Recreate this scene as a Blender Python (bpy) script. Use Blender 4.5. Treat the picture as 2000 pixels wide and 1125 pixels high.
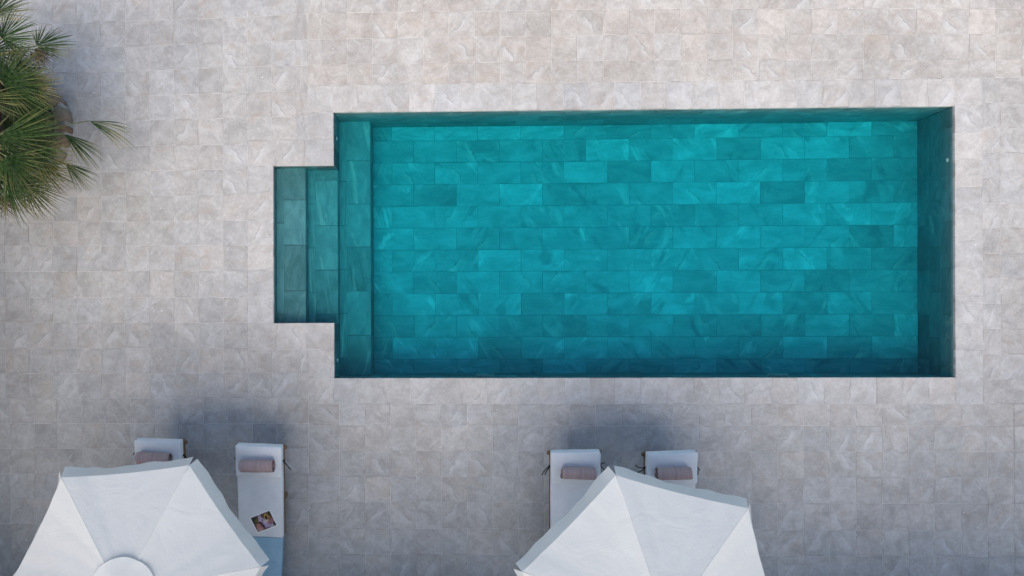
import bpy, bmesh, math, random
from mathutils import Vector, Matrix, Euler, noise

for _o in list(bpy.data.objects):
    bpy.data.objects.remove(_o)
SC = bpy.context.scene
COL = SC.collection
rnd = random.Random(11)
R = math.radians

# ------------------------------------------------------------------ camera
FPX = 1333.333                       # focal length in pixels of the 2000 px wide photograph
CAM_H = 8.887
NADIR = (900.0, 613.0)
TILT, ROLL = R(1.3), R(-0.19)
PPX, PPY = NADIR[0] - FPX * math.tan(TILT), NADIR[1]
cam_data = bpy.data.cameras.new('camera')
cam = bpy.data.objects.new('camera', cam_data)
COL.objects.link(cam)
cam.location = (0, 0, CAM_H)
cam.rotation_euler = (0, TILT, ROLL)
cam_data.sensor_width = 36
cam_data.lens = 24
cam_data.shift_x = (1000 - PPX) / 2000
cam_data.shift_y = (PPY - 562.5) / 2000
cam_data.clip_end = 600
SC.camera = cam
CAM_R = Euler((0, TILT, ROLL)).to_matrix()


def at(px, py, z=0.0):
    """survey helper: photograph pixel + real height -> metres on the site"""
    d = CAM_R @ Vector(((px - PPX) / FPX, -(py - PPY) / FPX, -1))
    return Vector((0, 0, CAM_H)) + d * ((z - CAM_H) / d.z)


# ------------------------------------------------------------------ sky, sun, exposure
SUN_EL, SUN_AZ = R(41), R(-99)      # azimuth: direction towards the sun measured from +x
world = bpy.data.worlds.new('World')
SC.world = world
world.use_nodes = True
wn = world.node_tree
wn.nodes.clear()
sky = wn.nodes.new('ShaderNodeTexSky')
sky.sky_type = 'NISHITA'
sky.sun_disc = False
sky.sun_elevation = SUN_EL
sky.sun_rotation = math.pi / 2 - SUN_AZ
sky.altitude = 50
sky.dust_density = 1.0
sky.ozone_density = .7
bg = wn.nodes.new('ShaderNodeBackground')
bg.inputs['Strength'].default_value = 0.06
wo = wn.nodes.new('ShaderNodeOutputWorld')
wn.links.new(sky.outputs[0], bg.inputs[0])
wn.links.new(bg.outputs[0], wo.inputs[0])
sun_data = bpy.data.lights.new('sun', 'SUN')
sun_data.energy = 1.5
sun_data.angle = R(82)
sun_data.color = (1.0, 0.895, 0.755)
sun = bpy.data.objects.new('sun', sun_data)
COL.objects.link(sun)
_sd = Vector((math.cos(SUN_EL) * math.cos(SUN_AZ), math.cos(SUN_EL) * math.sin(SUN_AZ), math.sin(SUN_EL)))
sun.rotation_euler = _sd.to_track_quat('Z', 'Y').to_euler()
sun.location = _sd * 30
SC.view_settings.view_transform = 'Standard'
SC.view_settings.look = 'None'
SC.view_settings.gamma = 1
SC.view_settings.use_curve_mapping = False
SC.view_settings.exposure = 1.86
SC.render.engine = 'CYCLES'
SC.cycles.use_denoising = True
SC.cycles.max_bounces = 12
SC.cycles.transmission_bounces = 12
SC.cycles.diffuse_bounces = 4
SC.cycles.caustics_refractive = True
SC.cycles.caustics_reflective = False
SC.cycles.blur_glossy = 1.0


# ------------------------------------------------------------------ node helpers
class NT:
    def __init__(self, name):
        self.m = bpy.data.materials.new(name)
        self.m.use_nodes = True
        self.t = self.m.node_tree
        self.t.nodes.clear()
        self.out = self.t.nodes.new('ShaderNodeOutputMaterial')

    def n(self, kind, **kw):
        o = self.t.nodes.new('ShaderNode' + kind)
        for k, v in kw.items():
            setattr(o, k, v)
        return o

    def put(self, sock, v):
        if isinstance(v, bpy.types.NodeSocket):
            self.t.links.new(v, sock)
        elif v is not None:
            if isinstance(v, (tuple, list)) and len(v) == 3 and sock.type == 'RGBA':
                v = tuple(v) + (1,)
            sock.default_value = v

    def math(self, op, a, b=None, c=None, clamp=False):
        o = self.n('Math', operation=op, use_clamp=clamp)
        for i, v in enumerate((a, b, c)):
            if v is not None:
                self.put(o.inputs[i], v)
        return o.outputs[0]

    def vmath(self, op, a, b=None, scale=None):
        o = self.n('VectorMath', operation=op)
        self.put(o.inputs[0], a)
        if b is not None:
            self.put(o.inputs[1], b)
        if scale is not None:
            self.put(o.inputs['Scale'], scale)
        return o.outputs[0]

    def noise(self, vec, scale, detail=4, rough=.55, dist=0.0, color=False):
        o = self.n('TexNoise')
        self.put(o.inputs['Vector'], vec)
        o.inputs['Scale'].default_value = scale
        o.inputs['Detail'].default_value = detail
        o.inputs['Roughness'].default_value = rough
        o.inputs['Distortion'].default_value = dist
        return o.outputs['Color' if color else 'Fac']

    def ss(self, v, lo, hi, a=0.0, b=1.0):
        o = self.n('MapRange', interpolation_type='SMOOTHSTEP')
        self.put(o.inputs['Value'], v)
        self.put(o.inputs['From Min'], lo)
        self.put(o.inputs['From Max'], hi)
        self.put(o.inputs['To Min'], a)
        self.put(o.inputs['To Max'], b)
        return o.outputs[0]

    def mix(self, f, a, b, blend='MIX'):
        o = self.n('Mix', data_type='RGBA', blend_type=blend)
        self.put(o.inputs[0], f)
        self.put(o.inputs[6], a)
        self.put(o.inputs[7], b)
        return o.outputs[2]

    def scale_col(self, col, f):
        o = self.n('VectorMath', operation='SCALE')
        self.put(o.inputs[0], col)
        self.put(o.inputs['Scale'], f)
        return o.outputs[0]

    def bump(self, h, strength, dist, normal=None):
        o = self.n('Bump')
        self.put(o.inputs['Height'], h)
        o.inputs['Strength'].default_value = strength
        o.inputs['Distance'].default_value = dist
        if normal is not None:
            self.put(o.inputs['Normal'], normal)
        return o.outputs[0]

    def pbsdf(self, col, rough=.6, normal=None, spec=.3, **kw):
        o = self.n('BsdfPrincipled')
        self.put(o.inputs['Base Color'], col)
        self.put(o.inputs['Roughness'], rough)
        self.put(o.inputs['Specular IOR Level'], spec)
        if normal is not None:
            self.put(o.inputs['Normal'], normal)
        for k, v in kw.items():
            self.put(o.inputs[k], v)
        return o.outputs[0]

    def end(self, sh):
        self.t.links.new(sh, self.out.inputs['Surface'])
        return self.m

    def rand3(self, salt=0.0):
        """three random numbers for each object"""
        oi = self.n('ObjectInfo')
        w = self.n('TexWhiteNoise', noise_dimensions='1D')
        self.put(w.inputs['W'], self.math('ADD', self.math('MULTIPLY', oi.outputs['Random'], 917.3), salt))
        s = self.n('SeparateColor')
        self.put(s.inputs[0], w.outputs['Color'])
        return s.outputs[0], s.outputs[1], s.outputs[2]

    def local(self):
        return self.n('TexCoord').outputs['Object']

    def sep(self, v):
        s = self.n('SeparateXYZ')
        self.put(s.inputs[0], v)
        return s.outputs[0], s.outputs[1], s.outputs[2]

    def comb(self, x, y, z):
        s = self.n('CombineXYZ')
        for i, v in enumerate((x, y, z)):
            self.put(s.inputs[i], v)
        return s.outputs[0]


def tile_coords(t, unit=(.333, .333), salt=0.0):
    a, b, c = t.rand3(salt)
    loc = t.local()
    x, y, z = t.sep(loc)
    flip = t.math('SUBTRACT', t.math('MULTIPLY', t.math('GREATER_THAN', b, .5), 2.0), 1.0)
    xm = t.math('MULTIPLY', t.math('MULTIPLY', x, unit[0]), flip)
    ym = t.math('MULTIPLY', y, unit[1])
    v = t.comb(t.math('ADD', xm, t.math('MULTIPLY', a, 61.0)), t.math('ADD', ym, t.math('MULTIPLY', b, 47.0)), t.math('MULTIPLY', c, 33.0))
    return v, xm, ym, (a, b, c)


def crease(t, xm, ym, vec, rsel, thresh, off):
    """a split-stone ledge running diagonally over some of the slabs: height step, masks for its painted dark line and lit side"""
    wob = t.math('MULTIPLY', t.math('SUBTRACT', t.noise(vec, 7, 3), .5), .16)
    u = t.math('ADD', t.math('ADD', t.math('MULTIPLY', xm, .80), t.math('MULTIPLY', ym, -.60)), wob)
    u = t.math('ADD', u, off)
    along = t.math('ADD', t.math('MULTIPLY', xm, .60), t.math('MULTIPLY', ym, .80))
    on = t.math('GREATER_THAN', rsel, thresh)
    fade = t.ss(t.math('ABSOLUTE', t.math('ADD', along, .02)), .16, .06)
    step = t.ss(u, -.012, .012)
    line = t.ss(t.math('ABSOLUTE', u), .014, .0)
    far = t.ss(u, .12, .0)
    return t.math('MULTIPLY', on, fade), step, line, far


def mat_deck(name='deck_stone', c1=(.352, .333, .317), c2=(.548, .526, .506), stain=.5, mass=False):
    t = NT(name)
    v, xm, ym, (a, b, c) = tile_coords(t, (1.0, 1.0) if mass else (.333, .333))
    d, e, f = t.rand3(5.7)
    m1 = t.noise(v, 5.5, 6, .62, .6)
    m2 = t.noise(v, 26, 5, .65)
    m3 = t.noise(v, 140, 3, .7)
    k = t.math('ADD', t.math('MULTIPLY', m1, .62), t.math('ADD', t.math('MULTIPLY', m2, .30), t.math('MULTIPLY', m3, .34)))
    col = t.mix(t.ss(k, .42, .84), c1, c2)
    st = t.ss(t.noise(t.vmath('ADD', v, (9.1, 3.3, 1.7)), 4.2, 4, .6, 1.0), .52, .74)
    col = t.mix(t.math('MULTIPLY', st, stain), col, (.43, .35, .285))
    wh = t.ss(t.noise(t.vmath('ADD', v, (2.1, 7.3, 4.7)), 9, 5, .65, .8), .56, .74)
    col = t.mix(t.math('MULTIPLY', wh, .28), col, (.60, .595, .59))
    vx, vy, vz = t.sep(v)
    dv = t.comb(t.math('ADD', t.math('MULTIPLY', vx, .75), t.math('MULTIPLY', vy, -.66)), t.math('MULTIPLY', t.math('ADD', t.math('MULTIPLY', vx, .66), t.math('MULTIPLY', vy, .75)), .22), vz)
    vein = t.ss(t.noise(dv, 22, 4, .6, .3), .57, .70)
    col = t.mix(t.math('MULTIPLY', vein, .34), col, (.63, .625, .62))
    # pitted grain
    pit = t.ss(t.noise(v, 60, 3, .6), .42, .30)
    col = t.mix(t.math('MULTIPLY', pit, .5), col, (.25, .235, .225))
    col = t.scale_col(col, t.math('ADD', .935, t.math('MULTIPLY', d, .12)))
    tint = t.mix(e, (1.0, .985, .965), (.965, .985, 1.0))
    col = t.mix(1.0, col, tint, 'MULTIPLY')
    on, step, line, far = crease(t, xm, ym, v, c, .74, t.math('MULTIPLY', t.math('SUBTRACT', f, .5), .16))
    col = t.mix(t.math('MULTIPLY', t.math('MULTIPLY', on, line), .30), col, (.24, .225, .215))  # relief print: shade line of the ledge put into the colour
    col = t.mix(t.math('MULTIPLY', t.math('MULTIPLY', on, t.math('MULTIPLY', step, far)), .38), col, (.66, .65, .64))  # relief print: lit side of the ledge put into the colour
    # traffic stains that run over many slabs
    wp = t.n('NewGeometry').outputs['Position']
    big = t.noise(wp, .55, 5, .6, .4)
    col = t.scale_col(col, t.ss(big, .32, .68, .90, 1.06))
    rust = t.ss(t.noise(t.vmath('ADD', wp, (31.0, 7.0, 0.0)), 1.3, 5, .65, .8), .60, .76)
    col = t.mix(t.math('MULTIPLY', rust, .35), col, (.40, .32, .25))
    # dirt along some arrises
    if mass:
        return t.end(t.pbsdf(col, .62, None, .3))
    ex = t.math('ABSOLUTE', xm)
    ey = t.math('ABSOLUTE', ym)
    edge = t.ss(t.math('MAXIMUM', ex, ey), .148, .166)
    edge = t.math('MULTIPLY', edge, t.ss(t.noise(v, 3.1, 3, .6), .50, .62))
    col = t.mix(t.math('MULTIPLY', edge, .6), col, (.24, .215, .195))
    h = t.math('ADD', t.math('MULTIPLY', m1, .6), t.math('ADD', t.math('MULTIPLY', m2, .35), t.math('MULTIPLY', m3, .15)))
    h = t.math('ADD', h, t.math('MULTIPLY', t.math('MULTIPLY', on, step), .55))
    return t.end(t.pbsdf(col, .62, t.bump(h, .9, .008), .3))


def mat_pool_stone(name, gain):
    t = NT(name)
    v, xm, ym, (a, b, c) = tile_coords(t, (.6, .3), 2.2)
    d, e, f = t.rand3(9.4)
    sl = t.vmath('MULTIPLY', v, (1.0, 2.2, 1.0))
    x0_, y0_, z0_ = t.sep(v)
    m1 = t.noise(sl, 3.0, 6, .62, .5)
    m2 = t.noise(v, 40, 4, .7)
    m3 = t.noise(v, 170, 2, .6)
    k = t.math('ADD', t.math('MULTIPLY', m1, .7), t.math('ADD', t.math('MULTIPLY', m2, .25), t.math('MULTIPLY', m3, .18)))
    col = t.mix(t.ss(k, .40, .76), (.145, .295, .305), (.265, .455, .47))
    dg = t.comb(t.math('ADD', t.math('MULTIPLY', x0_, .8), t.math('MULTIPLY', y0_, -.6)), t.math('MULTIPLY', t.math('ADD', t.math('MULTIPLY', x0_, .6), t.math('MULTIPLY', y0_, .8)), .35), z0_)
    wh = t.ss(t.noise(t.vmath('ADD', dg, (4, 8, 1)), 5.0, 5, .62, .4), t.math('ADD', .50, t.math('MULTIPLY', e, .14)), .70)
    col = t.mix(t.math('MULTIPLY', wh, .7), col, (.47, .61, .60))
    dk = t.ss(t.noise(t.vmath('ADD', dg, (14, 3, 6)), 4.2, 4, .6, .5), .57, .70)
    col = t.mix(t.math('MULTIPLY', dk, .6), col, (.10, .19, .20))
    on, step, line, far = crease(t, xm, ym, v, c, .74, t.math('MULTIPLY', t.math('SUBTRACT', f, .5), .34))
    col = t.mix(t.math('MULTIPLY', t.math('MULTIPLY', on, line), .75), col, (.06, .12, .125))  # ledge's shade line painted into the tile colour
    col = t.mix(t.math('MULTIPLY', t.math('MULTIPLY', on, t.math('MULTIPLY', step, far)), .40), col, (.44, .56, .53))  # lit side of the ledge painted into the tile colour
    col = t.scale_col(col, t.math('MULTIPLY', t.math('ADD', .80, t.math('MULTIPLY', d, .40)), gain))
    h = t.math('ADD', t.math('MULTIPLY', m1, .7), t.math('MULTIPLY', m2, .3))
    return t.end(t.pbsdf(col, .7, t.bump(h, .5, .005), .2))


def mat_plain(name, col, rough=.6, var=.12, scale=8.0, bump=.0, bscale=60, spec=.3, stretch=(1, 1, 1), metallic=0.0):
    t = NT(name)
    v = t.vmath('MULTIPLY', t.local(), stretch)
    n1 = t.noise(v, scale, 5, .6)
    c = t.scale_col(t.mix(0.0, col, col), t.ss(n1, .25, .75, 1 - var, 1 + var))
    nm = t.bump(t.noise(v, bscale, 4, .6), 1.0, bump) if bump else None
    return t.end(t.pbsdf(c, rough, nm, spec, Metallic=metallic))


def mat_wood():
    t = NT('teak')
    v = t.vmath('MULTIPLY', t.local(), (14, 1.6, 14))
    n1 = t.noise(v, 3, 6, .65, 1.0)
    c = t.mix(t.ss(n1, .3, .7), (.10, .055, .028), (.25, .15, .08))
    return t.end(t.pbsdf(c, .55, t.bump(n1, .4, .003), .3))


def mat_cushion(name='cushion_canvas', a=(.66, .675, .69), b=(.73, .74, .75)):
    t = NT(name)
    v = t.local()
    weave = t.noise(v, 400, 2, .5)
    x, y, z = t.sep(v)
    puck = t.noise(t.comb(t.math('MULTIPLY', x, 2.2), t.math('MULTIPLY', y, 11.0), t.math('MULTIPLY', z, 6.0)), 2.6, 4, .6, .8)
    col = t.mix(t.ss(t.noise(v, 5, 4), .3, .7), a, b)
    h = t.math('ADD', t.math('MULTIPLY', puck, 1.0), t.math('MULTIPLY', weave, .02))
    return t.end(t.pbsdf(col, .85, t.bump(h, .45, .02), .15))


def mat_canvas():
    """umbrella cloth: white, lets some light through"""
    t = NT('umbrella_canvas')
    v = t.local()
    cr = t.noise(v, 3.2, 5, .6, 1.2)
    fine = t.noise(t.vmath('MULTIPLY', v, (1.0, 1.0, 1.0)), 16, 4, .6, 2.0)
    col = t.mix(t.ss(cr, .3, .7), (.87, .865, .84), (.90, .895, .87))
    nm = t.bump(t.math('ADD', cr, t.math('MULTIPLY', fine, .28)), .28, .03)
    p = t.pbsdf(col, .48, nm, .35)
    tr = t.n('BsdfTranslucent')
    t.put(tr.inputs['Color'], (.80, .80, .77))
    t.put(tr.inputs['Normal'], nm)
    mx = t.n('MixShader')
    mx.inputs[0].default_value = .42
    t.t.links.new(p, mx.inputs[1])
    t.t.links.new(tr.outputs[0], mx.inputs[2])
    return t.end(mx.outputs[0])


def mat_towel():
    t = NT('dusty_pink_terry')
    v = t.local()
    x, y, z = t.sep(v)
    n1 = t.noise(v, 220, 3, .7)
    band = t.noise(t.comb(t.math('MULTIPLY', x, 26.0), t.math('MULTIPLY', y, 1.0), t.math('MULTIPLY', z, 1.0)), 1.5, 3, .6)
    col = t.mix(t.ss(n1, .3, .7), (.33, .235, .23), (.48, .37, .36))
    col = t.scale_col(col, t.ss(band, .3, .7, .86, 1.12))
    return t.end(t.pbsdf(col, .95, t.bump(n1, .8, .006), .05))


def mat_leaf():
    t = NT('palm_leaf')
    at_ = t.n('Attribute', attribute_name='tip')
    ye = t.n('Attribute', attribute_name='yellow')
    tip, yel = at_.outputs['Fac'], ye.outputs['Fac']
    v = t.local()
    n1 = t.noise(v, 24, 4, .6)
    g = t.mix(t.ss(n1, .32, .68), (.010, .036, .011), (.070, .135, .038))
    g = t.mix(t.math('MULTIPLY', t.ss(tip, .3, 1.0), .32), g, (.16, .22, .07))
    yk = t.math('MULTIPLY', yel, t.ss(tip, .25, .75), clamp=True)
    g = t.mix(t.math('MULTIPLY', yk, .65), g, (.42, .31, .13))
    dead = t.ss(yel, 1.5, 1.9)
    g = t.mix(dead, g, t.mix(n1, (.085, .055, .03), (.22, .14, .07)))
    p = t.pbsdf(g, .34, None, .6)
    tr = t.n('BsdfTranslucent')
    t.put(tr.inputs['Color'], t.mix(.5, g, (.09, .17, .04)))
    mx = t.n('MixShader')
    mx.inputs[0].default_value = .28
    t.t.links.new(p, mx.inputs[1])
    t.t.links.new(tr.outputs[0], mx.inputs[2])
    return t.end(mx.outputs[0])


def mat_stone_kerb():
    t = NT('rubble_stone')
    a, b, c = t.rand3(3.0)
    v = t.vmath('ADD', t.local(), t.comb(t.math('MULTIPLY', a, 50.0), t.math('MULTIPLY', b, 50.0), 0.0))
    n1 = t.noise(v, 9, 6, .65, .6)
    c0 = t.mix(a, (.20, .115, .06), (.27, .225, .175))
    c0 = t.scale_col(c0, t.ss(n1, .25, .75, .6, 1.35))
    return t.end(t.pbsdf(c0, .8, t.bump(n1, .8, .02), .2))


def mat_water():
    t = NT('pool_water')
    v = t.n('NewGeometry').outputs['Position']
    rip = t.noise(v, 2.4, 3, .5, .5)
    nm = t.bump(rip, .05, .03)
    p = t.pbsdf((1, 1, 1), 0.0, nm, .5, **{'Transmission Weight': 1.0, 'IOR': 1.333})
    va = t.n('VolumeAbsorption')
    va.inputs['Color'].default_value = (.0, .955, .978, 1)
    va.inputs['Density'].default_value = 2.1
    t.t.links.new(va.outputs[0], t.out.inputs['Volume'])
    return t.end(p)


def mat_print():
    """the picture printed on the magazine cover: blurred patches of colour"""
    t = NT('cover_print')
    v = t.local()
    wob = t.vmath('SCALE', t.vmath('SUBTRACT', t.noise(v, 22, 4, .6, color=True), (.5, .5, .5)), scale=.06)
    x, y, z = t.sep(t.vmath('ADD', v, wob))
    col = (.10, .055, .05)
    blobs = [(-.105, .060, .040, .045, (.012, .030, .008)), (-.075, .03, .03, .03, (.10, .085, .02)),
             (-.075, -.055, .050, .050, (.40, .17, .14)), (-.095, -.085, .045, .03, (.46, .27, .25)),
             (-.020, .035, .030, .070, (.44, .34, .45)), (.010, -.010, .035, .05, (.47, .38, .50)),
             (.035, -.06, .060, .03, (.42, .30, .44)), (.095, -.03, .05, .04, (.30, .14, .17)),
             (.08, .05, .055, .05, (.20, .075, .03)), (.06, .045, .028, .05, (.42, .30, .08)),
             (.055, .035, .016, .03, (.06, .02, .012)), (.05, -.005, .022, .016, (.62, .50, .20)),
             (-.03, -.045, .014, .030, (.008, .006, .035)), (-.005, .025, .010, .010, (.02, .008, .05)),
             (.125, .07, .03, .04, (.03, .022, .008)), (.12, -.07, .025, .02, (.03, .02, .03)), (.08, -.085, .03, .012, (.35, .38, .38)),
             (-.04, -.01, .02, .035, (.07, .015, .02))]
    for cx, cy, rx, ry, cc in blobs:
        dx = t.math('DIVIDE', t.math('SUBTRACT', x, cx), rx)
        dy = t.math('DIVIDE', t.math('SUBTRACT', y, cy), ry)
        r2 = t.math('ADD', t.math('MULTIPLY', dx, dx), t.math('MULTIPLY', dy, dy))
        col = t.mix(t.ss(r2, 1.15, .7), col, cc)
    col = t.scale_col(col, t.ss(t.noise(v, 60, 4, .7), .3, .7, .6, 1.4))
    return t.end(t.pbsdf(col, .3, None, .5))


M = dict(deck=mat_deck(), coping=mat_deck('coping_stone', (.388, .368, .352), (.575, .553, .535), .4), deck_sunwarm=mat_deck('sunwarm_deck_stone', (.370, .337, .306), (.560, .524, .488), .55), pool=mat_pool_stone('green_step_stone', .80), poolfloor=mat_pool_stone('green_floor_stone', 1.20), poolwall=mat_pool_stone('green_wall_stone', .68), wood=mat_wood(),
         cushion=mat_cushion(), seat_blue=mat_cushion('blue_grey_seat_canvas', (.25, .40, .50), (.30, .45, .55)), canvas=mat_canvas(), towel=mat_towel(), leaf=mat_leaf(), kerb=mat_stone_kerb(), water=mat_water(),
         printed=mat_print(),
         grout=mat_plain('pale_grout', (.68, .67, .66), .9, .25, 6, .002, 200),
         pgrout=mat_plain('pool_grout', (.085, .14, .15), .9, .2, 6),
         soil=mat_plain('dark_soil', (.022, .016, .012), .95, .5, 20, .02, 50),
         mortar=mat_plain('mortar', (.34, .325, .31), .9, .2, 12, .004, 90),
         trunk=mat_plain('palm_bark', (.085, .058, .038), .9, .45, 14, .02, 40, stretch=(1, 1, 3)),
         petiole=mat_plain('petiole', (.15, .15, .06), .5, .3, 12),
         cord=mat_plain('dark_cord', (.012, .011, .012), .8, .2, 30),
         paper=mat_plain('white_paper', (.88, .88, .88), .5, .03, 5),
         steel=mat_plain('brushed_steel', (.55, .56, .57), .35, .1, 20, metallic=1.0),
         plastic=mat_plain('white_plastic', (.78, .79, .79), .35, .05, 10),
         lampring=mat_plain('grey_lamp_ring', (.26, .34, .34), .4, .05, 10),
         lens=mat_plain('lamp_lens', (.22, .32, .32), .2, .1, 20),
         pole=mat_plain('white_pole_paint', (.68, .68, .67), .4, .05, 10),
         concrete=mat_plain('concrete_base', (.36, .35, .34), .8, .2, 10, .003, 80),
         earth=mat_plain('dry_earth', (.20, .165, .12), .95, .35, .6, .03, 6),
         render=mat_plain('shade_wall_render', (.62, .60, .56), .85, .06, 2, .003, 60),  # render of the added shade walls
         glass=mat_plain('dark_window_glass', (.03, .04, .045), .08, .1, 4, spec=.6),
         rooftile=mat_plain('roof_slab', (.30, .29, .28), .85, .15, 2))


# ------------------------------------------------------------------ object helpers
def link(name, me, mat=None, parent=None):
    o = bpy.data.objects.new(name, me)
    COL.objects.link(o)
    if mat is not None and me is not None and len(me.materials) == 0:
        me.materials.append(mat)
    if parent is not None:
        o.parent = parent
    return o


def tag(o, label=None, cat=None, group=None, kind=None):
    if label:
        o['label'] = label
    if cat:
        o['category'] = cat
    if group:
        o['group'] = group
    if kind:
        o['kind'] = kind
    return o


def empty(name, loc=(0, 0, 0), rz=0.0):
    o = bpy.data.objects.new(name, None)
    COL.objects.link(o)
    o.empty_display_size = .1
    o.location = loc
    o.rotation_euler = (0, 0, rz)
    return o


def mesh_of(bm, name='mesh', smooth=False, mat=None):
    me = bpy.data.meshes.new(name)
    bm.normal_update()
    bm.to_mesh(me)
    bm.free()
    if smooth:
        for p in me.polygons:
            p.use_smooth = True
    if mat:
        me.materials.append(mat)
    return me


def bm_box(bm, x0, x1, y0, y1, z0, z1, mtx=None):
    vs = [bm.verts.new((x, y, z)) for z in (z0, z1) for y in (y0, y1) for x in (x0, x1)]
    for f in ((0, 2, 3, 1), (4, 5, 7, 6), (0, 1, 5, 4), (2, 6, 7, 3), (0, 4, 6, 2), (1, 3, 7, 5)):
        bm.faces.new([vs[i] for i in f])
    if mtx is not None:
        bmesh.ops.transform(bm, matrix=mtx, verts=vs)
    return vs


def box(name, dims, mat, parent=None, bevel=0.0, mtx=None, seg=1):
    bm = bmesh.new()
    bm_box(bm, *dims)
    if bevel:
        bmesh.ops.bevel(bm, geom=bm.edges[:], offset=bevel, segments=seg, affect='EDGES', profile=.5)
    if mtx is not None:
        bmesh.ops.transform(bm, matrix=mtx, verts=bm.verts[:])
    return link(name, mesh_of(bm, name, seg > 1), mat, parent)


def tube_mesh(pts, radii, sides=8, closed_ends=True):
    bm = bmesh.new()
    rings = []
    for i, p in enumerate(pts):
        p = Vector(p)
        d = Vector(pts[min(i + 1, len(pts) - 1)]) - Vector(pts[max(i - 1, 0)])
        q = d.normalized().to_track_quat('Z', 'Y')
        r = radii[i] if isinstance(radii, (list, tuple)) else radii
        rings.append([bm.verts.new(p + q @ Vector((r * math.cos(2 * math.pi * k / sides), r * math.sin(2 * math.pi * k / sides), 0))) for k in range(sides)])
    for a, b in zip(rings, rings[1:]):
        for k in range(sides):
            bm.faces.new((a[k], a[(k + 1) % sides], b[(k + 1) % sides], b[k]))
    if closed_ends:
        bm.faces.new(rings[0][::-1])
        bm.faces.new(rings[-1])
    return bm


def tube(name, pts, radii, mat, parent=None, sides=8):
    return link(name, mesh_of(tube_mesh(pts, radii, sides), name, True), mat, parent)


# a slab with a worn arris, unit size, its face at z = 0
def slab_mesh(name, mat, gapx, gapy, depth, bev, chip=0):
    rr = random.Random(chip)
    bm = bmesh.new()
    ring = []
    for z, ins in ((-depth, 0), (-bev, 0), (0, 1)):
        row = []
        for sx, sy in ((-1, -1), (1, -1), (1, 1), (-1, 1)):
            j = rr.uniform(0, .004) if z == 0 else 0
            row.append(bm.verts.new((sx * (.5 - gapx - ins * bev / .33 - j), sy * (.5 - gapy - ins * bev / .33 - j), z)))
        ring.append(row)
    for a, b in zip(ring, ring[1:]):
        for k in range(4):
            bm.faces.new((a[k], a[(k + 1) % 4], b[(k + 1) % 4], b[k]))
    bm.faces.new(ring[-1])
    return mesh_of(bm, name, False, mat)


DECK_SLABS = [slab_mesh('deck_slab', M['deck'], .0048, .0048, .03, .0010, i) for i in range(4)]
SUNWARM_SLABS = [slab_mesh('sunwarm_deck_slab', M['deck_sunwarm'], .0048, .0048, .03, .0010, i) for i in range(4)]  # back paving, deck stone with warm sunlight put into its colour
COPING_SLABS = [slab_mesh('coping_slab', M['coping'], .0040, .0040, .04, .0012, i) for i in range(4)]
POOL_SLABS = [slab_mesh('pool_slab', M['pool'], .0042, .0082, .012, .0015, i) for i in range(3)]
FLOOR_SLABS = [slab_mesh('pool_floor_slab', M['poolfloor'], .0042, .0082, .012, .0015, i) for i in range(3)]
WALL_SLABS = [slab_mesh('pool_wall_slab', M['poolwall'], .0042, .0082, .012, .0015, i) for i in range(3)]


def lay(corners, parent, meshes, name='tile', jitter=True):
    """lay one slab on four measured corners (sw, se, ne, nw)"""
    sw, se, ne, nw = [Vector((c[0], c[1], 0)) for c in corners]
    ctr = (sw + se + ne + nw) / 4
    ex = ((se - sw) + (ne - nw)) / 2
    ey = ((nw - sw) + (ne - se)) / 2
    o = link(name, rnd.choice(meshes), None, parent)
    o.location = (ctr.x, ctr.y, rnd.uniform(-.0008, .0010) if jitter else 0)
    o.rotation_euler = (R(rnd.gauss(0, .08)), R(rnd.gauss(0, .08)), math.atan2(ex.y, ex.x))
    o.scale = (ex.length, ey.length, 1)
    return o


def lerp_poly(pts, x):
    if x <= pts[0][0]:
        (x0, y0), (x1, y1) = pts[0], pts[1]
    elif x >= pts[-1][0]:
        (x0, y0), (x1, y1) = pts[-2], pts[-1]
    else:
        for (x0, y0), (x1, y1) in zip(pts, pts[1:]):
            if x0 <= x <= x1:
                break
    return y0 + (y1 - y0) * (x - x0) / (x1 - x0)


# ------------------------------------------------------------------ setting: ground, deck bed, pool shell
PX0, PX1, PY0, PY1 = -1.663, 6.338, -.842, 2.650        # pool
SX0, SY0, SY1 = -2.457, -.120, 1.953                    # step recess
DEPTH, WATER_Z = 1.02, -.085
EXT = (-11.0, 12.0, -9.0, 10.0)

bm = bmesh.new()
a0, a1, b0, b1 = EXT
for x0, x1, y0, y1 in ((-220, a0, -220, 220), (a1, 220, -220, 220), (a0, a1, -220, b0), (a0, a1, b1, 220)):
    bm.faces.new([bm.verts.new(p) for p in ((x0, y0, -.03), (x1, y0, -.03), (x1, y1, -.03), (x0, y1, -.03))])
tag(link('ground', mesh_of(bm, 'ground'), M['earth']), kind='structure')

bm = bmesh.new()
xs = [a0, SX0, PX0, PX1, a1]
ys = [b0, PY0, SY0, SY1, PY1, b1]
for i in range(4):
    for j in range(5):
        if (i == 2 and 1 <= j <= 3) or (i == 1 and j == 2):
            continue
        x0, x1, y0, y1 = xs[i] - (.02 if i == 3 else 0), xs[i + 1], ys[j], ys[j + 1]
        x0, x1 = xs[i], xs[i + 1]
        bm.faces.new([bm.verts.new(p) for p in ((x0, y0, -.0022), (x1, y0, -.0022), (x1, y1, -.0022), (x0, y1, -.0022))])
bmesh.ops.remove_doubles(bm, verts=bm.verts[:], dist=.0005)
tag(link('deck_bed', mesh_of(bm, 'deck_bed'), M['grout']), kind='structure')


def structure(name):
    return tag(empty(name), kind='structure')


CO_W, CO_E, CO_N, CO_S = -1.996, 6.678, 2.996, -1.176    # outer edge of the coping
ST_W, ST_N, ST_S = -2.790, 2.290, -.460

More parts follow.
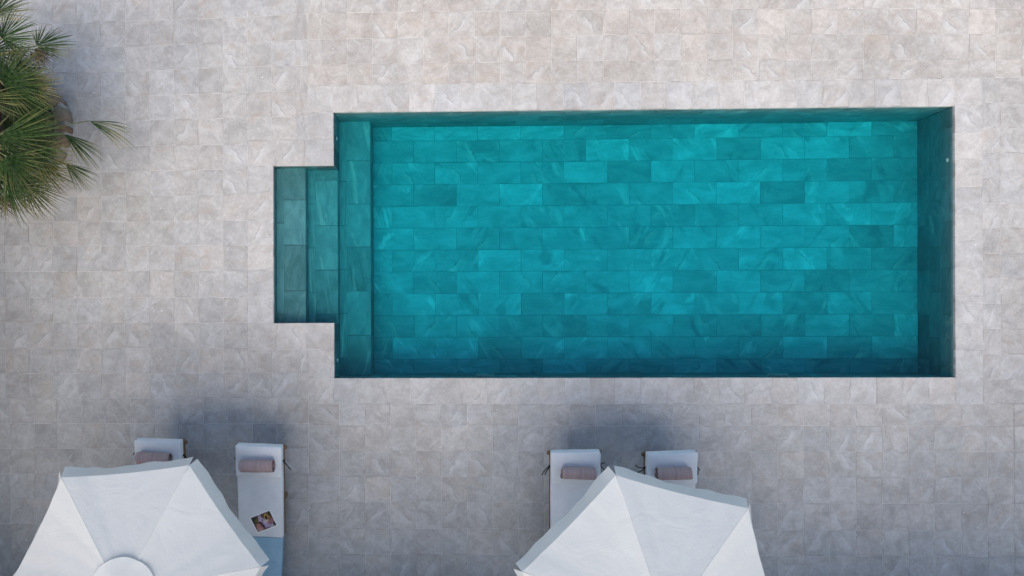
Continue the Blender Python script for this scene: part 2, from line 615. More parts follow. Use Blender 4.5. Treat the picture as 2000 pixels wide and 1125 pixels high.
# back terrace -------------------------------------------------
deck_back = structure('deck_back')
rows_back = [[(630, -28), (1300, -33), (1900, -33)], [(630, 25.5), (1300, 17.5), (1900, 17)], [(630, 77), (1300, 66.5), (1900, 66.5)],
             [(630, 126), (1300, 117), (1900, 117)]]
rows_back = [[(at(x, y).x, at(x, y).y) for x, y in r] for r in rows_back] + [[(-1.996, CO_N), (7.6, CO_N)]]
cols = [CO_W] + [-1.809 + .3329 * k for k in range(29)]
for r0, r1 in zip(rows_back, rows_back[1:]):
    for x0, x1 in zip(cols, cols[1:]):
        lay(((x0, lerp_poly(r1, x0)), (x1, lerp_poly(r1, x1)), (x1, lerp_poly(r0, x1)), (x0, lerp_poly(r0, x0))), deck_back, SUNWARM_SLABS)

# left terrace -------------------------------------------------
deck_left = structure('deck_left')
rl = [[(150, -6), (480, -17), (630, -25)], [(150, 45), (480, 33.5), (630, 26)], [(150, 94.5), (480, 82), (630, 77)], [(150, 142), (480, 131), (630, 127)],
      [(150, 191), (480, 181), (600, 178)], [(150, 238), (480, 230.5), (600, 228)], [(150, 287), (480, 282), (600, 272)], [(150, 337), (480, 330)],
      [(150, 384), (480, 380)], [(150, 433), (480, 431)]] + [[(150, y), (480, y - .5)] for y in (480.5, 530, 581.5, 630.5, 680, 729.5, 778)]
rl = [[(at(x, y).x, at(x, y).y) for x, y in r] for r in rl]
yc = rl[-1][0][1]
rl[-1] = [(-6, yc), (-2, yc)]
cl = [-2.79 - .3228 * k for k in range(11, -1, -1)]
PLANTER = at(42, 255)
for n, (r0, r1) in enumerate(zip(rl, rl[1:])):
    cc = cl + ([-2.468, -2.140, CO_W] if n < 6 or n >= 14 else [])
    for x0, x1 in zip(cc, cc[1:]):
        q = [[x0, lerp_poly(r1, x0)], [x1, lerp_poly(r1, x1)], [x1, lerp_poly(r0, x1)], [x0, lerp_poly(r0, x0)]]
        if x0 > -2.8 and n == 5:
            q[0][1] = q[1][1] = ST_N
        if x0 > -2.8 and n == 14:
            q[2][1] = q[3][1] = ST_S
        if math.hypot((x0 + x1) / 2 - PLANTER.x, (q[0][1] + q[2][1]) / 2 - PLANTER.y) < .42:
            continue
        lay(q, deck_left, DECK_SLABS)

# front terrace ------------------------------------------------
deck_front = structure('deck_front')
cf = [-6.28, -5.958, -5.635, -5.327, -4.999, -4.678, -4.351, -4.024, -3.705, -3.379, -3.061, -2.730, -2.409, CO_W]
rf = [yc - .3315 * k for k in range(9)]
for y1, y0 in zip(rf, rf[1:]):
    for x0, x1 in zip(cf, cf[1:]):
        lay(((x0, y0), (x1, y0), (x1, y1), (x0, y1)), deck_front, DECK_SLABS)
deck_front_r = structure('deck_front_right')
rf = [CO_S, -1.454, -1.787, -2.120, -2.453, -2.798, -3.132, -3.466]
cr = [CO_W + .073 + .3329 * k for k in range(1, 28)]
cr = [CO_W] + [x for x in cr] + [cr[-1] + .333]
for y1, y0 in zip(rf, rf[1:]):
    for x0, x1 in zip(cr, cr[1:]):
        lay(((x0, y0), (x1, y0), (x1, y1), (x0, y1)), deck_front_r, DECK_SLABS)

# right terrace ------------------------------------------------
deck_right = structure('deck_right')
re_ = [CO_N - (CO_N - CO_S) * k / 13 for k in range(14)]
for x0, x1 in ((CO_E, 6.903), (6.903, 7.236)):
    for k, (y1, y0) in enumerate(zip(re_, re_[1:])):
        lay(((x0, y0), (x1, y0), (x1, y1), (x0, y1)), deck_right, DECK_SLABS)

# paving beyond what the photograph shows, one mass
bm = bmesh.new()
inner = (-6.34, 7.23, -3.46, 4.22)
k = .333
nx0, nx1 = int((a0) / k), int(a1 / k)
ny0, ny1 = int(b0 / k), int(b1 / k)
xa = rl and cl[0]
for i in range(nx0, nx1):
    for j in range(ny0, ny1):
        x0, y0 = i * k, j * k
        if x0 > inner[0] and x0 + k < inner[1] and y0 > inner[2] and y0 + k < inner[3]:
            continue
        z = -.0017
        g = .002
        bm.faces.new([bm.verts.new(p) for p in ((x0 + g, y0 + g, z), (x0 + k - g, y0 + g, z), (x0 + k - g, y0 + k - g, z), (x0 + g, y0 + k - g, z))])
pv = link('outer_paving', mesh_of(bm, 'outer_paving'), mat_deck('outer_paving_stone', mass=True), deck_back)
tag(pv, kind='stuff')

# coping -------------------------------------------------------
coping = structure('pool_coping')
LIP = .008


def coping_run(x0, x1, y0, y1, n, along):
    for k in range(n):
        if along == 'x':
            xa_, xb_ = x0 + (x1 - x0) * k / n, x0 + (x1 - x0) * (k + 1) / n
            lay(((xa_, y0), (xb_, y0), (xb_, y1), (xa_, y1)), coping, COPING_SLABS)
        else:
            ya_, yb_ = y0 + (y1 - y0) * k / n, y0 + (y1 - y0) * (k + 1) / n
            lay(((x0, ya_), (x1, ya_), (x1, yb_), (x0, yb_)), coping, COPING_SLABS)


coping_run(CO_W, PX1 - LIP, PY1 - LIP, CO_N, 25, 'x')
coping_run(PX1 - LIP, CO_E, CO_S, CO_N, 12, 'y')
coping_run(CO_W, PX1 - LIP, CO_S, PY0 + LIP, 25, 'x')
coping_run(CO_W, PX0 + LIP, ST_N, PY1 - LIP, 1, 'y')
coping_run(ST_W, PX0 + LIP, SY1 - LIP, ST_N, 3, 'x')
coping_run(ST_W, SX0 + LIP, SY0 + LIP, SY1 - LIP, 6, 'y')
coping_run(ST_W, PX0 + LIP, ST_S, SY0 + LIP, 3, 'x')
coping_run(CO_W, PX0 + LIP, PY0 + LIP, ST_S, 1, 'y')

# pool floor ---------------------------------------------------
pool_floor = box('pool_floor', (SX0 - .3, PX1 + .3, PY0 - .3, PY1 + .3, -DEPTH - .25, -DEPTH - .004), M['pgrout'])
tag(pool_floor, kind='structure')
BX = -1.236                                              # front edge of the bench


def wet(corners, z, parent, meshes=POOL_SLABS):
    o = lay(corners, parent, meshes, jitter=False)
    o.location.z = z + rnd.uniform(-.0015, .0015)
    o.scale.x *= rnd.choice((1.0, 1.0, 1.003, 1.006))
    o.scale.y *= rnd.choice((1.0, 1.0, 1.005, 1.010))
    return o


fr = [PY1] + [2.454 - .3094 * k for k in range(11)] + [PY0]
for n, (y1, y0) in enumerate(zip(fr, fr[1:])):
    j0 = -.969 if n % 2 == 0 else -.665
    xsj = [BX] + [j0 + .6075 * k for k in range(13) if BX + .1 < j0 + .6075 * k < PX1 - .05] + [PX1]
    for x0, x1 in zip(xsj, xsj[1:]):
        wet(((x0, y0), (x1, y0), (x1, y1), (x0, y1)), -DEPTH, pool_floor, FLOOR_SLABS)


# pool walls ---------------------------------------------------
def wall(name, p0, p1, top, bottom, courses, start, back=.25, length=.6075):
    """tiled wall face from p0 to p1; the water is on the left of p0 -> p1"""
    p0, p1 = Vector((p0[0], p0[1], 0)), Vector((p1[0], p1[1], 0))
    L = (p1 - p0).length
    ang = math.atan2((p1 - p0).y, (p1 - p0).x)
    mt = Matrix.Translation(p0) @ Matrix.Rotation(ang, 4, 'Z')
    w = box(name, (0, L, -back, -.0065, bottom - .02, top - .002), M['pgrout'], mtx=mt)
    tag(w, kind='structure')
    h = (top - bottom) / courses
    rot = (Matrix.Rotation(ang, 3, 'Z') @ Matrix.Rotation(math.pi / 2, 3, 'X') @ Matrix.Rotation(math.pi, 3, 'Y')).to_euler()
    for c in range(courses):
        s = (start + (.5 * length if c % 2 else 0)) % length
        cuts = [0] + [s + length * k for k in range(40) if .06 < s + length * k < L - .06] + [L]
        for u0, u1 in zip(cuts, cuts[1:]):
            o = link('tile', rnd.choice(WALL_SLABS), None, w)
            o.location = mt @ Vector(((u0 + u1) / 2, rnd.uniform(-.0012, 0), bottom + h * (c + .5)))
            o.rotation_euler = rot
            o.scale = (u1 - u0, h, 1)
    return w


TOP = -.041
wall('pool_wall_back', (PX1, PY1), (PX0, PY1), TOP, -DEPTH, 3, .1)
wall('pool_wall_right', (PX1, PY0), (PX1, PY1), TOP, -DEPTH, 3, .2)
wall('pool_wall_front', (PX0, PY0), (PX1, PY0), TOP, -DEPTH, 3, .3)
wall('pool_wall_left_back', (PX0, PY1), (PX0, SY1), TOP, -DEPTH, 3, .25)
wall('pool_wall_left_front', (PX0, SY0), (PX0, PY0), TOP, -DEPTH, 3, .25)
wall('step_recess_back', (PX0, SY1), (SX0, SY1), TOP, -DEPTH, 3, .4)
wall('step_recess_left', (SX0, SY1), (SX0, SY0), TOP, -DEPTH, 3, .3)
wall('step_recess_front', (SX0, SY0), (PX0, SY0), TOP, -DEPTH, 3, .4)


def step(name, x0, x1, y0, y1, z, cuts_wide, cuts_strip, riser_bottom):
    b = box(name, (x0 - .02, x1 - .0065, y0 - .01, y1 + .01, -DEPTH - .02, z - .004), M['pgrout'])
    tag(b, kind='structure')
    xj = x0 + .100
    for xa_, xb_, cuts in ((x0, xj, cuts_strip), (xj, x1, cuts_wide)):
        yy = [y0] + sorted(c for c in cuts if y0 + .05 < c < y1 - .05) + [y1]
        for ya_, yb_ in zip(yy, yy[1:]):
            wet(((xa_, ya_), (xb_, ya_), (xb_, yb_), (xa_, yb_)), z, b)
    yy = [y0] + sorted(c for c in cuts_wide if y0 + .05 < c < y1 - .05) + [y1]
    rot = (Matrix.Rotation(math.pi / 2, 3, 'Z') @ Matrix.Rotation(math.pi / 2, 3, 'X')).to_euler()
    for ya_, yb_ in zip(yy, yy[1:]):
        o = link('riser_tile', rnd.choice(POOL_SLABS), None, b)
        h = z - .012 - riser_bottom
        o.location = (x1 - .0005, (ya_ + yb_) / 2, riser_bottom + h / 2)
        o.rotation_euler = rot
        o.scale = (yb_ - ya_, h, 1)
    return b


D1, D2, D3 = -.21, -.42, -.60
step('upper_step', SX0, -2.067, SY0, SY1, D1, [1.53, .925, .315], [1.22, .62, .01], D2)
step('middle_step', -2.067, PX0 - .002, SY0, SY1, D2, [1.81, 1.205, .60, 0], [1.50, .90, .30], D3)
step('pool_bench', PX0, BX, PY0, PY1, D3, [2.11, 1.515, .925, .32, -.29], [1.83, 1.22, .62, .01, -.6], -DEPTH)

# water --------------------------------------------------------
bm = bmesh.new()
e = .012
out = [(SX0 - e, SY0 - e), (PX0 - e, SY0 - e), (PX0 - e, PY0 - e), (PX1 + e, PY0 - e), (PX1 + e, PY1 + e), (PX0 - e, PY1 + e), (PX0 - e, SY1 + e), (SX0 - e, SY1 + e)]
bot = [bm.verts.new((x, y, -DEPTH - .06)) for x, y in out]
top = [bm.verts.new((x, y, WATER_Z)) for x, y in out]
bm.faces.new(top)
bm.faces.new(bot[::-1])
for i in range(8):
    j = (i + 1) % 8
    bm.faces.new((bot[i], bot[j], top[j], top[i]))
tag(link('pool_water', mesh_of(bm, 'pool_water'), M['water']), kind='structure')


# pool fittings ------------------------------------------------
def disc_mesh(profile, n=24):
    """lathe around z; profile = [(r, z), ...]"""
    bm_ = bmesh.new()
    rings = []
    for r_, z_ in profile:
        if r_ < 1e-5:
            rings.append([bm_.verts.new((0, 0, z_))])
        else:
            rings.append([bm_.verts.new((r_ * math.cos(2 * math.pi * i / n), r_ * math.sin(2 * math.pi * i / n), z_)) for i in range(n)])
    for a_, b_ in zip(rings, rings[1:]):
        for i in range(n):
            j = (i + 1) % n
            if len(a_) == 1 and len(b_) == 1:
                continue
            if len(a_) == 1:
                bm_.faces.new((a_[0], b_[j], b_[i])) if False else bm_.faces.new((a_[0], b_[i], b_[j]))
            elif len(b_) == 1:
                bm_.faces.new((a_[i], a_[j], b_[0]))
            else:
                bm_.faces.new((a_[i], a_[j], b_[j], b_[i]))
    bmesh.ops.recalc_face_normals(bm_, faces=bm_.faces[:])
    return bm_


LAMP_RING = mesh_of(disc_mesh([(.135, 0), (.135, .020), (.125, .030), (.105, .030), (.098, .018)], 28), 'lamp_ring', True, M['lampring'])
LAMP_LENS = mesh_of(disc_mesh([(.10, .018), (.08, .034), (.045, .044), (0, .048)], 24), 'lamp_lens', True, M['lens'])
for x, lab in ((at(948, 731).x - .0, 'round underwater lamp on the front pool wall, the one nearer the steps'),
               (at(1556, 731).x - .1, 'round underwater lamp on the front pool wall, the one farther from the steps')):
    t_ = empty('pool_lamp', (x, PY0 + .001, -.40))
    t_.rotation_euler = (R(-90), 0, 0)
    link('ring', LAMP_RING, None, t_)
    link('lens', LAMP_LENS, None, t_)
    tag(t_, lab, 'pool lamp', 'underwater lamps')
NOZ = mesh_of(disc_mesh([(.026, 0), (.026, .008), (.019, .013), (.010, .012), (.008, .004), (0, .004)], 16), 'nozzle', True, M['plastic'])
for loc, rot, lab in (((PX0 + .001, 2.36, -.30), (0, R(90), 0), 'small white inlet nozzle on the left pool wall at the back corner'),
                      ((PX0 + .001, -.62, -.30), (0, R(90), 0), 'small white inlet nozzle on the left pool wall at the front corner'),
                      ((PX1 - .001, 1.98, -.16), (0, R(-90), 0), 'small white inlet nozzle high on the right pool wall')):
    o = link('inlet_nozzle', NOZ)
    o.location, o.rotation_euler = loc, rot
    tag(o, lab, 'nozzle', 'pool inlet nozzles')

# ------------------------------------------------------------------ planter
pl = empty('stone_planter', (PLANTER.x, PLANTER.y, 0))
tag(pl, 'round rubble stone planter under the fan palms', 'planter')
bmw = disc_mesh([(.69, -.002), (.69, .17), (.55, .17), (.55, .02)], 40)
link('mortar_wall', mesh_of(bmw, 'mortar_wall'), M['mortar'], pl)
link('soil', mesh_of(disc_mesh([(0, .13), (.25, .14), (.555, .11)], 24), 'soil', True), M['soil'], pl)
ang = 0.0
rs = random.Random(5)
while ang < 2 * math.pi - .16:
    wdt = min(rs.uniform(.24, .38), 2 * math.pi - ang - .02)
    for lvl in range(1):
        bm = bmesh.new()
        bmesh.ops.create_icosphere(bm, subdivisions=2, radius=1)
        for v in bm.verts:
            c = v.co
            for i in range(3):
                c[i] = math.copysign(abs(c[i]) ** .55, c[i])
            v.co = c * (1 + .16 * noise.noise(c * 1.3 + Vector((ang * 9, lvl * 5, 0))))
        o = link('stone', mesh_of(bm, 'stone', True), M['kerb'], pl)
        am = ang + wdt / 2 + (.08 if lvl == 0 else 0)
        rr = .628 + rs.uniform(-.01, .012)
        o.location = (rr * math.cos(am), rr * math.sin(am), .095 + rs.uniform(-.01, .015))
        o.rotation_euler = (0, 0, am + math.pi / 2 + rs.uniform(-.12, .12))
        o.scale = (wdt * .63 * .47, rs.uniform(.078, .092), .12)
    ang += wdt


# ------------------------------------------------------------------ palms
def frond_mesh(radius, spread, n, droop, yellow, seed, fold=.85, uneven=.0):
    rr = random.Random(seed)
    bm = bmesh.new()
    ltip = bm.verts.layers.float.new('tip')
    lyel = bm.verts.layers.float.new('yellow')
    da = spread / n
    for i in range(n):
        a = -spread / 2 + da * (i + .5) + rr.gauss(0, da * .16)
        k = abs(a) / (spread / 2 + .001)
        L = radius * (1.0 - .26 * k ** 2.2) * rr.uniform(.90, 1.06) * (1 + uneven * a / spread)
        yl = max(0, yellow + rr.uniform(-.3, .3)) if yellow < 1.5 else 2
        dirv = Vector((math.cos(a), math.sin(a), 0))
        side = Vector((-math.sin(a), math.cos(a), 0))
        zz = rr.uniform(-.02, .02)
        dr = droop * rr.uniform(.6, 1.5)
        bend = rr.gauss(0, .05)
        prev = None
        for t in (.03, .28, .52, .76, 1.0):
            fused = da * L * t * .5
            w = min(fused * 1.02, da * L * .26) * (1.0 if t < .4 else (1.05 - t) / .65 * .9)
            w = max(w, .0008)
            c = dirv * (L * t) + side * (bend * L * t * t) + Vector((0, 0, zz * t - dr * L * t ** 2.6 + .05 * L * t * (1 - t)))
            f = w * fold * 2
            vs = [bm.verts.new(c - side * w - Vector((0, 0, f))), bm.verts.new(c), bm.verts.new(c + side * w - Vector((0, 0, f)))]
            for v in vs:
                v[ltip] = t
                v[lyel] = yl
            if prev:
                bm.faces.new((prev[0], vs[0], vs[1], prev[1]))
                bm.faces.new((prev[1], vs[1], vs[2], prev[2]))
            prev = vs
    return mesh_of(bm, 'frond', False, M['leaf'])


def palm(label, crown_px, crown_z, fronds, trunk_lean, seed):
    base = at(*crown_px, crown_z)
    root = empty('fan_palm', (PLANTER.x + trunk_lean[0], PLANTER.y + trunk_lean[1], .12))
    tag(root, label, 'palm tree', 'fan palms in the planter')
    rt = Vector(root.location)
    top = base - rt
    pts = [Vector((0, 0, -.02)).lerp(top, k / 9) + Vector((.03 * math.sin(k), .02 * math.cos(k * 1.7), 0)) for k in range(10)]
    rad = [.11 + .018 * (k % 2) - .004 * k for k in range(10)]
    tube('trunk', pts, rad, M['trunk'], root, 12)
    for i, (hx, hy, z, az, rpx, spread, tilt, roll, droop, yel) in enumerate(fronds):
        hub = at(hx, hy, z)
        rad_m = rpx * (CAM_H - z) / FPX
        n = max(12, int(spread / 4.6))
        me = frond_mesh(rad_m, R(spread), n, droop, yel, seed * 100 + i)
        o = link('frond', me, None, root)
        o.location = hub - rt
        o.rotation_euler = (Matrix.Rotation(R(az), 3, 'Z') @ Matrix.Rotation(R(tilt), 3, 'Y') @ Matrix.Rotation(R(roll), 3, 'X')).to_euler()
        h = hub - rt
        mid = top.lerp(h, .5) + Vector((0, 0, .10))
        pp = [top * (1 - t) ** 2 + mid * 2 * t * (1 - t) + h * t * t for t in (0, .2, .4, .6, .8, 1)]
        tube('petiole', pp, [.016, .012, .010, .008, .007, .006], M['petiole'], o, 5)
        ch = o.children[0]
        ch.matrix_parent_inverse = (Matrix.Translation(o.location) @ o.rotation_euler.to_matrix().to_4x4()).inverted()
    return root


# hub px, hub px, height, azimuth, radius px, spread, tilt, roll, droop, yellowing
palm('fan palm at the back of the planter with a frond in the upper photo corner', (-30, 120), 1.55, [
    (4, 74, 1.75, 42, 82, 210, 18, 0, .12, .15),
    (72, 90, 1.45, 38, 72, 150, 28, -10, .10, .0),
    (66, 96, 1.25, -28, 58, 110, 55, 0, .35, 2.0),
    (60, 100, 1.20, -75, 45, 90, 60, 0, .35, 2.0),
    (6, 163, 1.80, 22, 96, 190, 12, 8, .14, .25),
    (46, 166, 1.65, 8, 74, 115, 14, 0, .10, 1.0),
    (-35, 192, 1.95, -4, 80, 70, 6, 0, .16, .45),
    (20, 178, 1.40, -20, 80, 150, 30, 0, .2, .1),
    (-45, 60, 1.80, 120, 90, 200, 20, 0, .15, .2),
    (-10, 30, 1.70, 75, 80, 170, 20, 0, .15, .6),
    (-70, 110, 1.85, 178, 100, 200, 20, 0, .15, .2),
    (-60, 170, 1.75, 215, 95, 190, 20, 0, .15, .2),
    (30, 130, 1.10, 5, 62, 160, 40, 0, .25, .2),
    (15, 195, .95, 10, 85, 170, 35, 0, .2, .1),
    (0, 150, .90, 25, 95, 170, 35, 0, .2, .1),
    (-20, 100, 1.2, 30, 85, 170, 35, 0, .2, .3),
], (-.10, .25), 3)
palm('fan palm at the front of the planter with fronds hanging past its kerb', (-22, 280), 1.40, [
    (45, 243, 1.35, 18, 70, 230, 16, 0, .10, .05),
    (-2, 268, 1.75, -14, 122, 130, 8, 0, .12, .15),
    (13, 306, 1.80, -62, 92, 160, 12, 0, .16, .30),
    (68, 296, 1.45, -22, 78, 125, 18, 0, .14, .75),
    (76, 322, 1.40, -42, 72, 110, 20, 0, .18, .55),
    (174, 236, .95, -17, 92, 58, 18, -35, .30, .25),
    (126, 262, 1.05, -38, 84, 60, 20, -30, .26, .15),
    (128, 320, 1.05, -40, 66, 70, 22, -20, .26, .20),
    (14, 358, 1.50, -68, 92, 135, 18, 0, .20, .55),
    (46, 356, 1.30, -50, 84, 120, 20, 0, .20, .45),
    (-12, 382, 1.20, -70, 60, 110, 30, 0, .3, 2.0),
    (62, 262, 1.00, -5, 66, 170, 30, 0, .2, .1),
    (40, 285, 1.05, -30, 80, 170, 30, 0, .2, .1),
    (30, 215, 1.30, 25, 80, 180, 20, 0, .2, .1),
    (30, 330, 1.00, -55, 85, 170, 30, 0, .22, .2),
    (50, 235, .80, 5, 62, 180, 40, 0, .2, .1),
    (40, 300, .75, -20, 72, 180, 40, 0, .2, .1),
    (0, 300, .80, -45, 100, 180, 30, 0, .2, .1),
    (-20, 330, 1.1, -80, 100, 180, 30, 0, .2, .2),
    (5, 240, .90, 0, 90, 180, 30, 0, .2, .0),
    (-75, 300, 1.75, 195, 110, 190, 15, 0, .15, .2),
    (-60, 360, 1.65, 235, 100, 190, 20, 0, .15, .3),
    (-55, 235, 1.80, 150, 90, 190, 15, 0, .15, .2),
], (-.05, -.15), 4)


# ------------------------------------------------------------------ loungers
LW = .565


def cushion_mesh(w, l, h, r, name, puff=.012, seed=0, mat='cushion'):
    bm_ = bmesh.new()
    nx, ny = 10, max(6, int(l / .06))
    bm_box(bm_, -w / 2, w / 2, 0, l, 0, h)
    bmesh.ops.bevel(bm_, geom=bm_.edges[:], offset=r, segments=3, affect='EDGES', profile=.55)
    for i in range(1, nx):
        bmesh.ops.bisect_plane(bm_, geom=bm_.verts[:] + bm_.edges[:] + bm_.faces[:], plane_co=(-w / 2 + w * i / nx, 0, 0), plane_no=(1, 0, 0))
    for i in range(1, ny):
        bmesh.ops.bisect_plane(bm_, geom=bm_.verts[:] + bm_.edges[:] + bm_.faces[:], plane_co=(0, l * i / ny, 0), plane_no=(0, 1, 0))
    off = Vector((seed * 3.1, seed * 1.7, 0))
    for v in bm_.verts:
        fx = 1 - (2 * v.co.x / w) ** 2
        fy = 1 - (2 * v.co.y / l - 1) ** 2
        s = 1 if v.co.z > h / 2 else 0
        v.co.z += s * (puff * max(0, fx) * max(0, fy) + .006 * noise.noise(Vector((v.co.x * 4, v.co.y * 9, 0)) + off))
        v.co.x += .004 * noise.noise(Vector((v.co.y * 7, v.co.z * 9, 3)) + off)
        v.co.y += .003 * noise.noise(Vector((v.co.x * 7, v.co.z * 9, 7)) + off)
    return mesh_of(bm_, name, True, M[mat])


BACK_L, HINGE_Z, HEAD_Z = 1.20, .305, .53               # frame surface heights
SLOPE = math.atan2(HEAD_Z - HINGE_Z, BACK_L)
BACK_LEN = BACK_L / math.cos(SLOPE)
SEAT_L = .88


def make_lounger(name, seed, tie_side):
    root = empty(name)
    back = Matrix.Translation((0, 0, HINGE_Z)) @ Matrix.Rotation(SLOPE, 4, 'X')
    # frame
    for s in (-1, 1):
        xr = s * (LW / 2 - .014)
        xl = s * (LW / 2 - .075)
        box('side_rail', (xl - .022, xl + .022, -SEAT_L, .52, HINGE_Z - .085, HINGE_Z - .015), M['wood'], root, .004)
        box('back_rail', (xr - .020, xr + .020, .02, BACK_LEN - .02, -.05, -.006), M['wood'], root, .006, back, 2)
        for yy in (-SEAT_L + .10, .44):
            box('leg', (xl - .021, xl + .021, yy - .03, yy + .03, 0, HINGE_Z - .086), M['wood'], root, .004)
    box('head_rail', (-LW / 2 - .034, LW / 2 + .034, BACK_LEN - .075, BACK_LEN - .035, -.055, -.052 + .045), M['wood'], root, .008, back, 2)
    for kk in range(9):
        y = .07 + kk * .13
        box('slat', (-LW / 2 + .022, LW / 2 - .022, y, y + .07, -.030, -.012), M['wood'], root, 0, back)
    for kk in range(7):
        y = -SEAT_L + .05 + kk * .12
        box('slat', (-LW / 2 + .022, LW / 2 - .022, y, y + .07, HINGE_Z - .040, HINGE_Z - .016), M['wood'], root)
    # cushion
    bc = link('back_cushion', cushion_mesh(LW, BACK_LEN, .07, .016, 'back_cushion', .012, seed), None, root)
    bc.matrix_local = back
    hp = link('head_pillow', cushion_mesh(LW + .006, .405, .055, .022, 'head_pillow', .016, seed + 3), None, root)
    hp.matrix_local = back @ Matrix.Translation((0, BACK_LEN - .400, .066))
    sc = link('seat_cushion', cushion_mesh(LW - .006, SEAT_L - .01, .07, .016, 'seat_cushion', .012, seed + 5, 'seat_blue'), None, root)  # seat cloth is darker and bluer than the back cushion
    sc.location = (0, -SEAT_L - .002, HINGE_Z)
    # cords tied round the frame
    rr = random.Random(seed)
    for s in (-1, 1):
        p = back @ Vector((s * LW / 2, BACK_LEN - .20, .035))
        for q in range(2):
            d = Vector((s * rr.uniform(.05, .10), rr.uniform(-.14, .02), -rr.uniform(.03, .10)))
            m_ = p + d * .5 + Vector((s * .02, rr.uniform(-.03, .03), .015))
            pts = [p * (1 - t) ** 2 + m_ * 2 * t * (1 - t) + (p + d) * t * t for t in (0, .25, .5, .75, 1)]
            tube('cord', pts, [.008, .007, .006, .006, .007], M['cord'], root, 5)
        bm_ = bmesh.new()
        bmesh.ops.create_icosphere(bm_, subdivisions=1, radius=.016)
        kn = link('knot', mesh_of(bm_, 'knot', True), M['cord'], root)
        kn.location = p + Vector((s * .012, 0, 0))
    return root


def towel_mesh(seed):
    rr = random.Random(seed)
    bm_ = bmesh.new()
    turns, n, L = 3.2, 84, .40
    prof = []
    for i in range(n):
        t = i / (n - 1)
        a = t * turns * 2 * math.pi
        r_ = .018 + .076 * t
        prof.append((r_ * math.cos(a) * 1.08, r_ * math.sin(a) * .90))
    stations = 14
    rows = []
    for s in range(stations):
        u = s / (stations - 1)
        x = (u - .5) * L
        row = []
        for i, (py, pz) in enumerate(prof):
            t = i / (n - 1)
            k = 1 + .03 * noise.noise(Vector((x * 14, i * .06, seed))) - (.05 if s in (0, stations - 1) else 0)
            k *= 1 + .035 * math.exp(-((x - .02) / .035) ** 2) * (1 if t > .65 else 0)
            xx = x + .012 * noise.noise(Vector((i * .15, seed * 3.0, s * .01))) * (1 if s in (0, 1, stations - 1, stations - 2) else 0)
            row.append(bm_.verts.new((xx, py * k, pz * k)))
        rows.append(row)
    for a_, b_ in zip(rows, rows[1:]):
        for i in range(n - 1):
            bm_.faces.new((a_[i], a_[i + 1], b_[i + 1], b_[i]))
    me = mesh_of(bm_, 'towel', True, M['towel'])
    return me


spots = [  # head edge centre px, label bits
    (306, 862, 92, 'white cushioned wooden lounger half hidden by the corner umbrella, empty except for a towel', 'rolled dusty pink towel on the lounger half hidden by the corner umbrella', (301, 898), -1, -2.0),
    (504, 872, 92, 'white cushioned wooden lounger with a magazine lying on it', 'rolled dusty pink towel on the lounger that carries the magazine', (502, 911), -1, -2.4),
    (1125, 884, 97, 'white cushioned wooden lounger mostly under the left edge of the second umbrella', 'rolled dusty pink towel beside the peak corner of the second umbrella', (1130, 925), 1, 1.2),
    (1314, 886, 98, 'white cushioned wooden lounger at the far right of the row', 'rolled dusty pink towel on the lounger at the far right', (1315, 925), 1, 2.2),
]
lounger_roots = []
for i, (hx, hy, wpx, lab, tlab, tpx, side, rz) in enumerate(spots):
    zt = HEAD_Z + .115
    p = at(hx, hy, zt)
    k = wpx / 92.5
    root = make_lounger('sun_lounger', 20 + i, side)
    root.rotation_euler = (0, 0, R(rz))
    root.scale = (k, 1, 1)
    off = Matrix.Rotation(R(rz), 3, 'Z') @ Vector((0, BACK_L - .02, 0))
    root.location = (p.x - off.x, p.y - off.y, 0)
    tag(root, lab, 'sun lounger', 'sun loungers in front of the pool')
    lounger_roots.append(root)
    tz = HEAD_Z + .115 - .2 * math.tan(SLOPE) + .083
    q = at(tpx[0], tpx[1], tz)
    tw = link('rolled_towel', towel_mesh(i + 1))
    tw.location = (q.x, q.y, tz)
    tw.rotation_euler = (SLOPE + .35 + i * .2, 0, R((-3, 0, -2, 1)[i]))
    tag(tw, tlab, 'towel', 'rolled towels on the loungers')

# magazine -----------------------------------------------------
rb = lounger_roots[1]
yl_ = .155
mz = HINGE_Z + .07 + yl_ * math.tan(SLOPE) + .024
mp = at(515, 1018.5, mz)
mg = empty('magazine', (mp.x, mp.y, mz))
mg.rotation_euler = (Matrix.Rotation(SLOPE, 3, 'X') @ Matrix.Rotation(R(22.5), 3, 'Z')).to_euler()
tag(mg, 'magazine with a white border and a brown and gold cover picture', 'magazine')
bm = bmesh.new()
NX_ = 12
for lay_z, inset in ((0, 0), (.004, .001)):
    pass
bm_box(bm, -.143, .143, -.117, .117, -.004, .003)
bmesh.ops.bevel(bm, geom=bm.edges[:], offset=.0012, segments=1, affect='EDGES')
link('pages', mesh_of(bm, 'pages'), M['paper'], mg)
bm = bmesh.new()
bm_box(bm, -.130, .130, -.104, .104, .0031, .0042)
link('cover_picture', mesh_of(bm, 'cover_picture'), M['printed'], mg)


